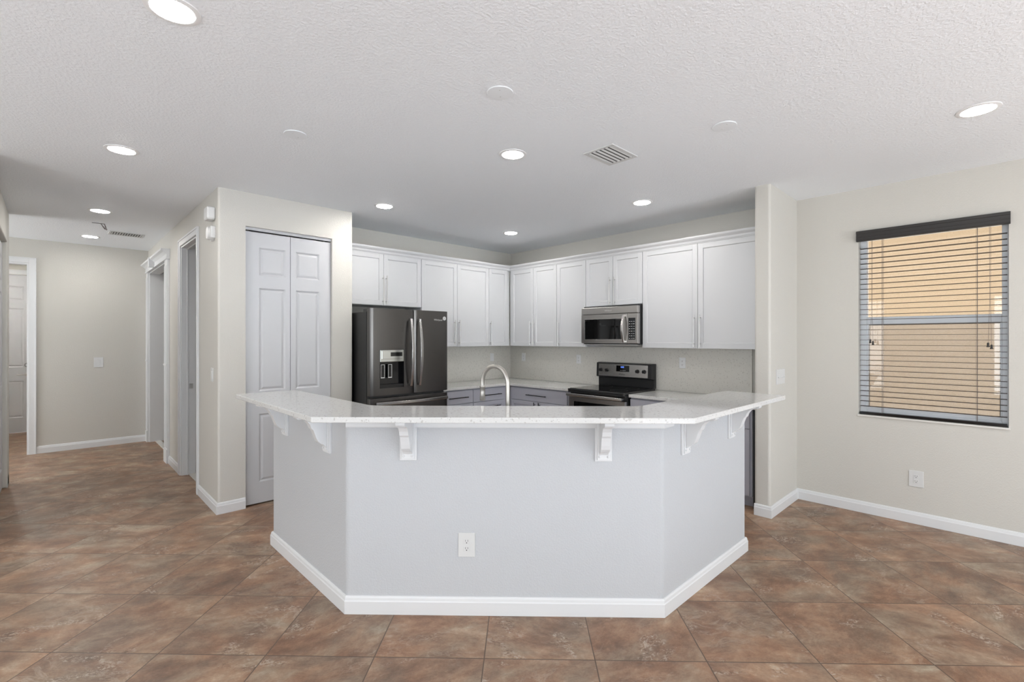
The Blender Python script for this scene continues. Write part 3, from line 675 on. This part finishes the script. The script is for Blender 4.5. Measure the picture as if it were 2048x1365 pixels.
def cabinet(name, label, loc, rz, w, depth, z0, z1, fronts, mt, doormt=None, toe=False, group=None, pull='nickel', rail=.052):
    """local: x along the run, front faces -y at y=0 (door face at y=-.019); fronts = (kind,x0,x1,z0,z1,pull spec)"""
    t = thing(name, label, 'cabinet', loc, rz, group)
    k = MB()
    if toe: k.box(0, w, .0, depth, .10, z1).box(0.002, w-.002, .07, depth, 0, .10)
    else: k.box(0, w, 0, depth, z0, z1)
    lbuild(k, 'body', mt, t, .001)
    for f in fronts:
        kind, x0, x1, a, c, pl = f; g = .0018
        nm = 'door' if kind == 'door' else 'drawer'
        if kind == 'slab': mbx = MB().box(0, x1-x0-2*g, 0, .019, 0, c-a-2*g)
        else: mbx = shaker(x1-x0-2*g, c-a-2*g, rail=rail)
        d = mbx.build(nm, doormt or mt, None, .0012); d.parent = t; d.location = (x0+g, -.0195, a+g)
        if pl:
            px, pz, L, vert = pl
            h = bar_pull(px-x0-g, pz-a-g, L, vert).build('handle', pull, None, 0, True); h.parent = d
    return t
HL = .315; HZ = 1.548
YF = 4.83; XF = 4.60
g_up = 'white shaker wall cabinets'
DT = 2.410  # door tops
def U(label, x0, x1, z0, doors, side): pass
# left run (faces -Y): local x = world X
cabinet('wall_cabinet', 'white two-door cabinet above the refrigerator', (2.185, YF, 0), 0, .955, .34, 1.838, ZT,
        [('door', .0, .463, 1.840, DT, (.449, 2.012, HL, True)), ('door', .463, .953, 1.840, DT, (.490, 2.012, HL, True))], 'cab', group=g_up)
cabinet('wall_cabinet', 'tall white two-door cabinet right of the refrigerator', (3.142, YF, 0), 0, 1.054, .34, ZB, ZT,
        [('door', 0, .527, ZB, DT, (.480, HZ, HL, True)), ('door', .527, 1.054, ZB, DT, (.549, HZ, HL, True))], 'cab', group=g_up)
cabinet('wall_cabinet', 'narrow white single-door cabinet left of the kitchen corner', (4.197, YF, 0), 0, .396, .34, ZB, ZT,
        [('door', 0, .342, ZB, DT, (.020, HZ, HL, True))], 'cab', group=g_up)
# right run (faces -X): rotate -90: local x -> world -Y, local +y -> world +X
def rc(name, label, ytop, ybot, z0, z1, fronts, mt='cab', x=XF, depth=.34, **kw):
    # rotation -90 deg about z: local x=(0,-1), local y=(1,0)
    return cabinet(name, label, (x, ytop, 0), math.radians(-90), ytop-ybot, depth, z0, z1, fronts, mt, **kw)
rc('wall_cabinet', 'white two-door cabinet right of the kitchen corner', 4.825, 3.957, ZB, ZT,
   [('door', .040, .463, ZB, DT, (.418, HZ, HL, True)), ('door', .463, .868, ZB, DT, (.486, HZ, HL, True))], group=g_up)
rc('wall_cabinet', 'white single-door cabinet left of the microwave', 3.955, 3.499, ZB, ZT, [('door', 0, .456, ZB, DT, (.040, HZ-.006, HL, True))], group=g_up)
rc('wall_cabinet', 'short white two-door cabinet above the microwave', 3.497, 2.740, 1.848, ZT,
   [('door', 0, .380, 1.849, DT, (.348, 2.012, HL, True)), ('door', .380, .757, 1.849, DT, (.410, 2.012, HL, True))], group=g_up)
rc('wall_cabinet', 'wide white two-door cabinet beside the stub wall', 2.738, 1.482, ZB, ZT,
   [('door', 0, .610, ZB, DT, (.578, HZ, HL, True)), ('door', .610, 1.240, ZB, DT, (.640, HZ, HL, True))], group=g_up)
CP = [(0, 0), (.024, 0), (.026, .008), (.030, .012), (.033, .030), (.048, .045), (.052, .050), (.056, .060), (.056, .070), (0, .070)]
cr_ = MB().sweep([(2.185, YF), (XF, YF), (XF, 1.482)], CP, z=2.408).build('crown_molding', 'cab', bev=.0008)
tag(cr_, 'white crown molding running along the tops of the wall cabinets', 'molding')
k = MB(); k.box(2.19, 4.59, YF+.002, 5.168, ZT, ZT+.012)
# ------------------------------------------------------------------ backsplash, counters, base cabinets
tag(MB().box(3.132, 4.92, 5.151, 5.1695, .894, ZB-.001).box(4.921, 4.9395, 1.74, 5.150, .894, ZB-.001).build('backsplash', 'splash'), 'speckled beige quartz backsplash under the wall cabinets', 'backsplash')
CZ0, CZ1 = .862, .893
XD = 4.30; YD = 4.53          # counter front edges
poly = [(3.132, 5.149), (3.132, YD), (XD, YD), (XD, 3.512), (4.919, 3.512), (4.919, 5.149)]
tag(MB().prism(poly, CZ0, CZ1).build('kitchen_countertop', 'quartz', bev=.003), 'pale quartz corner counter between refrigerator and range', 'countertop')
tag(MB().prism([(XD, 2.733), (XD, 1.485), (4.919, 1.485), (4.919, 2.733)], CZ0, CZ1).build('kitchen_countertop', 'quartz', bev=.003), 'pale quartz counter right of the range', 'countertop')
g_b = 'grey base cabinets'
BZ = CZ0-.001; DZ = .690; PL = .29
cabinet('base_cabinet', 'grey drawer base cabinet right of the refrigerator', (3.135, 4.575, 0), 0, .585, .57, 0, BZ,
        [('slab', 0, .583, DZ, .846, (.345, .765, PL, False)), ('door', 0, .583, .40, DZ-.003, (.29, .545, PL, False)), ('door', 0, .583, .11, .397, (.29, .25, PL, False))], 'gray', toe=True, group=g_b, pull='blackp')
cabinet('base_cabinet', 'grey drawer base cabinet left of the kitchen corner', (3.722, 4.575, 0), 0, .575, .57, 0, BZ,
        [('slab', 0, .525, DZ, .846, (.30, .765, PL, False)), ('door', 0, .525, .40, DZ-.003, (.28, .62, PL, False)), ('door', 0, .525, .11, .397, (.28, .25, PL, False))], 'gray', toe=True, group=g_b, pull='blackp')
rc('base_cabinet', 'grey base cabinet between kitchen corner and range', 4.574, 3.515, 0, BZ,
   [('slab', .055, 1.00, DZ, .846, (.52, .765, .335, False)), ('door', .055, .53, .11, DZ-.003, (.49, .60, .16, True)), ('door', .53, 1.00, .11, DZ-.003, (.57, .60, .16, True))], 'gray', x=4.345, depth=.57, toe=True, group=g_b, pull='blackp')
rc('base_cabinet', 'grey base cabinet right of the range', 2.730, 1.535, 0, BZ,
   [('slab', 0, .59, DZ, .846, (.30, .765, PL, False)), ('slab', .59, 1.18, DZ, .846, (.89, .765, PL, False)), ('door', 0, .59, .11, DZ-.003, (.55, .60, .16, True)), ('door', .59, 1.18, .11, DZ-.003, (.63, .60, .16, True))], 'gray', x=4.345, depth=.57, toe=True, group=g_b, pull='blackp')
tag(MB().box(4.36, 4.90, 1.482, 1.533, 0.0, BZ).build('dark_strip', 'ink'), 'dark strip between base cabinet and stub wall', 'panel')  # plain dark box at the end of the base cabinet

# inside of the bar: base cabinets, lower counter, sink (mostly hidden by the bar top)
def inside(o): 
    x, y, d = BX+o, BY+o, BD+o*math.sqrt(2); return x, y, d
a0 = inside(.118); a1 = inside(.118+.56); a2 = inside(.118+.60)
def bpoly(A, B, e0=3.60, e1=3.42): return [(A[0], e0), (A[0], A[2]-A[0]), (A[2]-A[1], A[1]), (e1, A[1]), (e1, B[1]), (B[2]-B[1], B[1]), (B[0], B[2]-B[0]), (B[0], e0)]
t = thing('sink_cabinet', 'grey cabinets standing behind the bar wall', 'cabinet', (2.2, 2.3, 0))
o = MB().prism(bpoly(a0, a1), .10, BZ).build('body', 'gray'); o.parent = t; o.matrix_parent_inverse = Matrix.Translation(t.location).inverted()
o = MB().prism(bpoly(a0, inside(.118+.49)), 0, .10).build('toe_kick', 'gray'); o.parent = t; o.matrix_parent_inverse = Matrix.Translation(t.location).inverted()
tag(MB().prism(bpoly(a0, a2), CZ0, CZ1).build('sink_countertop', 'quartz', bev=.003), 'lower quartz counter hidden behind the bar', 'countertop')
# faucet
fr = 2.79; cx = fr*math.cos(math.radians(46.14)); cy = fr*math.sin(math.radians(46.14))
def cw(F, px): # world xy at depth F on pixel column
    R = (px-1024)*F/956; th = math.radians(46.14); return (F*math.cos(th)+R*math.sin(th), F*math.sin(th)-R*math.cos(th))
A = Vector((*cw(2.80, 1015.5), CZ1)); Bp = Vector((*cw(2.93, 965), CZ1)); dv = (Bp-A); dv.z = 0; span = dv.length; dn = dv.normalized(); rr = span/2
t = thing('kitchen_faucet', 'brushed nickel gooseneck faucet rising behind the bar', 'faucet', tuple(A))
pts = [Vector((0, 0, .03)), Vector((0, 0, .12)), Vector((0, 0, .22))]
zt = 1.302-CZ1-rr
pts += [Vector((0, 0, zt*.97))]
for i in range(0, 17):
    a = math.pi*i/16; pts.append(dn*(rr-rr*math.cos(a))+Vector((0, 0, zt+rr*math.sin(a)*1.0)))
pts.append(dn*span+Vector((0, 0, zt-.02))); 
lbuild(MB().lathe([(.028, 0), (.028, .006), (.020, .012), (.0185, .10), (.0135, .12)], None, 28), 'base', 'faucet', t, 0, True)
lbuild(MB().tube(pts, .0125, 18), 'spout', 'faucet', t, 0, True)
q = dn*span
hd = [(q+Vector((0, 0, z_)), r) for z_, r in ((zt-.018, .0135), (zt-.022, .0165), (zt-.030, .0165), (zt-.032, .0150), (zt-.06, .0155), (zt-.105, .0175), (zt-.112, .015))]
lbuild(MB().tube([p for p, r in hd], [r for p, r in hd], 20), 'spray_head', 'faucet', t, 0, True)
lbuild(MB().tube([Vector((0, 0, .07)), Vector((0, 0, .07))+Vector((dn.y, -dn.x, 0))*.05, Vector((0, 0, .075))+Vector((dn.y, -dn.x, .1))*.11], [.011, .009, .005], 12), 'lever', 'faucet', t, 0, True)

# ------------------------------------------------------------------ refrigerator
FX0, FX1, FY = 2.199, 3.113, 4.25
t = thing('refrigerator', 'black stainless french-door refrigerator with ice dispenser', 'refrigerator', ((FX0+FX1)/2, 4.68, 0))
def fp(mb, name, m, bev=0, smooth=False, parent=None):
    o = mb.build(name, m, None, bev, smooth); o.parent = parent or t; o.matrix_parent_inverse = Matrix.Translation(t.location).inverted() if not parent else Matrix.Identity(4); return o
fp(MB().box(FX0+.003, FX1-.003, 4.335, 5.10, .03, 1.735), 'body', 'fridgeside', .004)
fp(MB().box(FX0+.01, FX1-.01, 4.318, 4.336, .05, 1.72), 'gasket', 'ink')
DXM = 2.684
# left door with recess for the dispenser
dz0, dz1 = .912, 1.767
rx0, rx1, rz0, rz1 = 2.299, 2.568, .982, 1.362
y0, y1 = FY, 4.318
def bow(k, xa, xb, da, db, za, zb, b=.006, yb=None):      # slab of the door da..db between xa..xb with a gently bowed front
    n = max(2, int((xb-xa)/.02)); pts = []
    for i in range(n+1):
        x = xa+(xb-xa)*i/n; u = (x-da)/(db-da)*2-1
        edge = .006*max(0, (abs(u)-.95)/.05)**2
        pts.append((x, FY+b*u*u+edge))
    k.prism(pts+[(xb, yb or y1), (xa, yb or y1)], za, zb); return k
k = MB(); dxr = DXM-.004
bow(k, FX0, dxr, FX0, dxr, dz0, rz0); bow(k, FX0, dxr, FX0, dxr, rz1, dz1); bow(k, FX0, rx0, FX0, dxr, rz0, rz1); bow(k, rx1, dxr, FX0, dxr, rz0, rz1); k.box(rx0, rx1, y1-.006, y1, rz0, rz1)
dl = fp(k, 'door', 'bsteel', .0, True)
dr = fp(bow(MB(), DXM+.004, FX1, DXM+.004, FX1, dz0, dz1), 'door', 'bsteel', .002, True)
fz = fp(bow(MB(), FX0, FX1, FX0, FX1, .10, .886), 'freezer_drawer', 'bsteel', .002, True)
fp(MB().box(FX0+.02, FX1-.02, 4.30, 4.5, .0, .095), 'kick_grille', 'blackp', .003)
k = MB()
for x in (FX0+.01, FX1-.075): k.box(x, x+.065, 4.27, 4.42, 1.7355, 1.762)
fp(k, 'hinge_cover', 'blackp', .004)
def arch_handle(x, za, zb, bow, w0, w1):
    pts = []; ws = []
    for i in range(15):
        s = i/14; z = za+(zb-za)*s; y = FY-.030-bow*math.sin(math.pi*s); pts.append((x, y, z)); ws.append(w0+(w1-w0)*math.sin(math.pi*s))
    k = MB(); k.strip(pts, ws, .016, (1, 0, 0))
    for z in (za+.012, zb-.012): k.box(x-.012, x+.012, FY-.034, FY+.001, z-.012, z+.012)
    return k
for d, x in ((dl, 2.632), (dr, 2.735)):
    o = arch_handle(x, .990, 1.675, .042, .026, .030).build('handle', 'bsteel_h', None, .004); o.parent = d
# freezer handle, bowed in plan
pts = []; 
for i in range(17):
    s = i/16; pts.append((FX0+.045+(FX1-FX0-.07)*s, FY-.030-.040*math.sin(math.pi*s), .838))
k = MB(); k.strip(pts, .030, .016, (0, 0, 1))
for x in (FX0+.06, FX1-.04): k.box(x-.012, x+.012, FY-.034, FY+.001, .826, .850)
o = k.build('handle', 'bsteel_h', None, .004); o.parent = fz
# dispenser
dp = MB().box(rx0+.003, rx1-.003, FY+.001, FY+.055, 1.241, rz1-.003).box(rx0+.02, rx1-.02, FY-.004, FY+.001, 1.268, 1.352).build('dispenser_panel', 'chrome', None, .006); dp.parent = dl
o = MB().box(2.415, 2.545, FY-.0052, FY-.004, 1.295, 1.335).build('display', 'glassblk'); o.parent = dl
k = MB().box(rx0+.0005, rx1-.0005, FY+.056, FY+.061, rz0, 1.241).box(rx0+.0005, rx0+.003, FY+.002, FY+.056, rz0, 1.241).box(rx1-.003, rx1-.0005, FY+.002, FY+.056, rz0, 1.241)
k.box(rx0+.003, rx1-.003, FY+.001, FY+.056, rz0+.0005, rz0+.035)
o = k.build('dispenser_recess', 'black'); o.parent = dl
for x in (2.345, 2.425):
    k = MB(); k.box(x-.020, x+.020, FY+.030, FY+.036, 1.085, 1.215); o = k.build('paddle', 'black', None, .003); o.parent = dl
    k = MB(); k.box(x-.021, x-.017, FY+.027, FY+.031, 1.088, 1.215).box(x+.017, x+.021, FY+.027, FY+.031, 1.088, 1.215).box(x-.021, x+.021, FY+.027, FY+.031, 1.080, 1.089).box(x-.021, x+.021, FY+.027, FY+.031, 1.211, 1.215)
    o = k.build('paddle_rim', 'letter'); o.parent = dl
def rotm(loc, axis='-Y'):
    if axis == '-Y': R = Matrix.Rotation(R90, 4, 'X')
    else: R = Matrix.Rotation(-R90, 4, 'Z') @ Matrix.Rotation(R90, 4, 'X')   # facing -X
    return Matrix.Translation(loc) @ R
o = text('Whirlpool', .026, 'letter', 'lettering', dr, rotm((2.985, FY-.0005, 1.672)))
o = MB().lathe([(.021, 0), (.021, .001), (.001, .0012)], rotm((3.066, FY, 1.690)), 24).build('sticker', 'plate'); o.parent = dr
o = text('1', .022, 'ink', 'sticker_numeral', dr, rotm((3.066, FY-.0014, 1.690)), .0002)

# ------------------------------------------------------------------ microwave
t = thing('microwave', 'stainless over-the-range microwave under the short cabinet', 'microwave', (4.7, 3.11, 1.408))
MX, MY0, MY1 = 4.49, 2.727, 3.492
MY0 = 2.742
def mp_(mb, name, m, bev=0, smooth=False, parent=None):
    o = mb.build(name, m, None, bev, smooth); o.parent = parent or t
    o.matrix_parent_inverse = Matrix.Identity(4) if parent else Matrix.Translation(t.location).inverted(); return o
mp_(MB().box(MX+.045, 4.92, MY0+.002, MY1-.002, 1.408, 1.845), 'body', 'blackp', .003)
mp_(MB().box(MX, MX+.044, MY0, MY1, 1.748, 1.828), 'vent_band', 'steel', .005)
DY = 2.868
wy0, wy1, wz0, wz1 = 2.936, 3.447, 1.461, 1.696
k = MB(); x0, x1 = MX, MX+.044; z0, z1 = 1.418, 1.745
k.box(x0, x1, DY, wy0, z0, z1).box(x0, x1, wy1, MY1, z0, z1).box(x0, x1, wy0, wy1, z0, wz0).box(x0, x1, wy0, wy1, wz1, z1)
md = mp_(k, 'door', 'steel', 0)
mp_(MB().box(x0+.002, x1-.01, wy0+.004, wy1-.004, wz0+.004, wz1-.004), 'window', 'glassblk', 0, False, md)
k = MB()
for a_ in ((wy0, wy0+.004, wz0, wz1), (wy1-.004, wy1, wz0, wz1), (wy0+.004, wy1-.004, wz0, wz0+.004), (wy0+.004, wy1-.004, wz1-.004, wz1)): k.box(x0-.001, x0+.004, *a_)
mp_(k, 'window_rim', 'steel_l', 0, False, md)
pts = [(MX-.022-.032*math.sin(math.pi*i/14), 2.905, 1.430+.300*i/14) for i in range(15)]
k = MB(); k.strip(pts, [.018+.008*math.sin(math.pi*i/14) for i in range(15)], .013, (0, 1, 0))
for z in (1.440, 1.720): k.box(MX-.028, MX+.001, 2.897, 2.913, z-.010, z+.010)
mp_(k, 'handle', 'steel_l', .003, False, md)
mp_(MB().box(MX, MX+.044, MY0, DY-.002, 1.418, 1.745), 'control_panel', 'steel', .003)
kp = mp_(MB().box(MX-.0012, MX, 2.770, 2.856, 1.461, 1.696), 'keypad', 'black')
k = MB()
for r in range(8):
    for c in range(3):
        k.box(MX-.0018, MX-.0012, 2.780+c*.026, 2.780+c*.026+(.012 if (r+c) % 2 else .016), 1.472+r*.026, 1.477+r*.026)
mp_(k, 'key_marks', 'letter', 0, False, kp)
text('Whirlpool', .022, 'letter', 'lettering', t, Matrix.Translation(t.location).inverted() @ rotm((MX-.0005, 3.118, 1.785), '-X'))
mp_(MB().box(MX+.02, 4.90, MY0+.02, MY1-.02, 1.398, 1.4075), 'underside_grille', 'letter', .002)

# ------------------------------------------------------------------ range
t = thing('range', 'black and stainless electric range with glass cooktop', 'range', (4.6, 3.12, 0))
RY0, RY1 = 2.744, 3.503
mp2 = lambda mb, name, m, bev=0, smooth=False, parent=None: mp_range(mb, name, m, bev, smooth, parent)
def mp_range(mb, name, m, bev=0, smooth=False, parent=None):
    o = mb.build(name, m, None, bev, smooth); o.parent = parent or t
    o.matrix_parent_inverse = Matrix.Identity(4) if parent else Matrix.Translation(t.location).inverted(); return o
RX = 4.27
mp2(MB().box(RX+.03, 4.915, RY0+.002, RY1-.002, .03, .880), 'body', 'blackp', .003)
mp2(MB().box(RX-.020, 4.86, RY0, RY1, .881, .905), 'cooktop_frame', 'blackp', .006)
ct = mp2(MB().box(RX+.0, 4.835, RY0+.018, RY1-.018, .9052, .9095), 'glass_cooktop', 'glassblk', .001)
k = MB()
for x, y, r in ((4.42, 2.93, .095), (4.42, 3.31, .085), (4.69, 2.93, .075), (4.69, 3.31, .10)):
    k.lathe([(r, .9096), (r, .9099), (r-.002, .9099), (r-.002, .9096)], Matrix.Translation((x, y, 0)), 40, False)
mp2(k, 'burner_ring', 'ink', 0, False, ct)
mp2(MB().box(RX-.016, RX+.03, RY0, RY1, .862, .880), 'front_band', 'blackp', .003)
# oven door
od = mp2(MB().box(RX-.010, RX+.028, RY0+.004, RY1-.004, .22, .815), 'oven_door', 'steel', .004)
mp2(MB().box(RX-.012, RX-.0102, 2.84, 3.42, .36, .765), 'oven_window', 'glassblk', .0005, False, od)
k = MB(); k.strip([(RX-.052, RY0+.02, .840), (RX-.054, 3.12, .840), (RX-.052, RY1-.004, .840)], .030, .018, (0, 0, 1))
k.box(RX-.05, RX+.03, RY0+.03, RY0+.055, .828, .852).box(RX-.05, RX+.03, RY1-.055, RY1-.03, .828, .852)
mp2(k, 'handle', 'steel_l', .005, False, od)
mp2(MB().box(RX-.008, RX+.028, RY0+.004, RY1-.004, .05, .21), 'storage_drawer', 'steel', .004)
# backguard
mY = Matrix(((1, 0, 0, 0), (0, 0, 1, 0), (0, 1, 0, 0), (0, 0, 0, 1)))   # prism (x,z) extruded along y
bgp = [(4.862, .906), (4.862, 1.008), (4.815, 1.014), (4.822, 1.180), (4.850, 1.186), (4.912, 1.186), (4.912, .906)]
mp2(MB().prism(bgp, RY0+.018, RY1+.012, mY), 'backguard', 'blackp', .004)
mp2(MB().prism([(4.8135, 1.026), (4.8195, 1.168), (4.8215, 1.168), (4.8160, 1.026)], 2.812, 3.482, mY), 'control_panel', 'steel_l')
mp2(MB().prism([(4.8125, 1.085), (4.8155, 1.156), (4.8175, 1.156), (4.8150, 1.085)], 3.053, 3.227, mY), 'display', 'glassblk')
text('8:08', .026, 'blue', 'clock_digits', t, Matrix.Translation(t.location).inverted() @ rotm((4.8135, 3.143, 1.137), '-X') , .0003)
k = MB()
for i in range(5): k.box(4.8125, 4.8135, 3.10+i*.016, 3.108+i*.016, 1.096, 1.102)
mp2(k, 'key_marks', 'letter')
text('Whirlpool', .020, 'ink', 'lettering', t, Matrix.Translation(t.location).inverted() @ rotm((4.8138, 3.148, 1.053), '-X'), .0004)
for y in (3.444, 3.358, 2.944, 2.858):
    k = MB().lathe([(.021, 0), (.022, .004), (.018, .010), (.017, .024), (.001, .025)], Matrix.Translation((4.8160, y, 1.096)) @ Matrix.Rotation(-R90, 4, 'Y'), 24)
    k.box(4.783, 4.792, y-.004, y+.004, 1.078, 1.114)
    mp2(k, 'knob', 'blackp', .0, True)
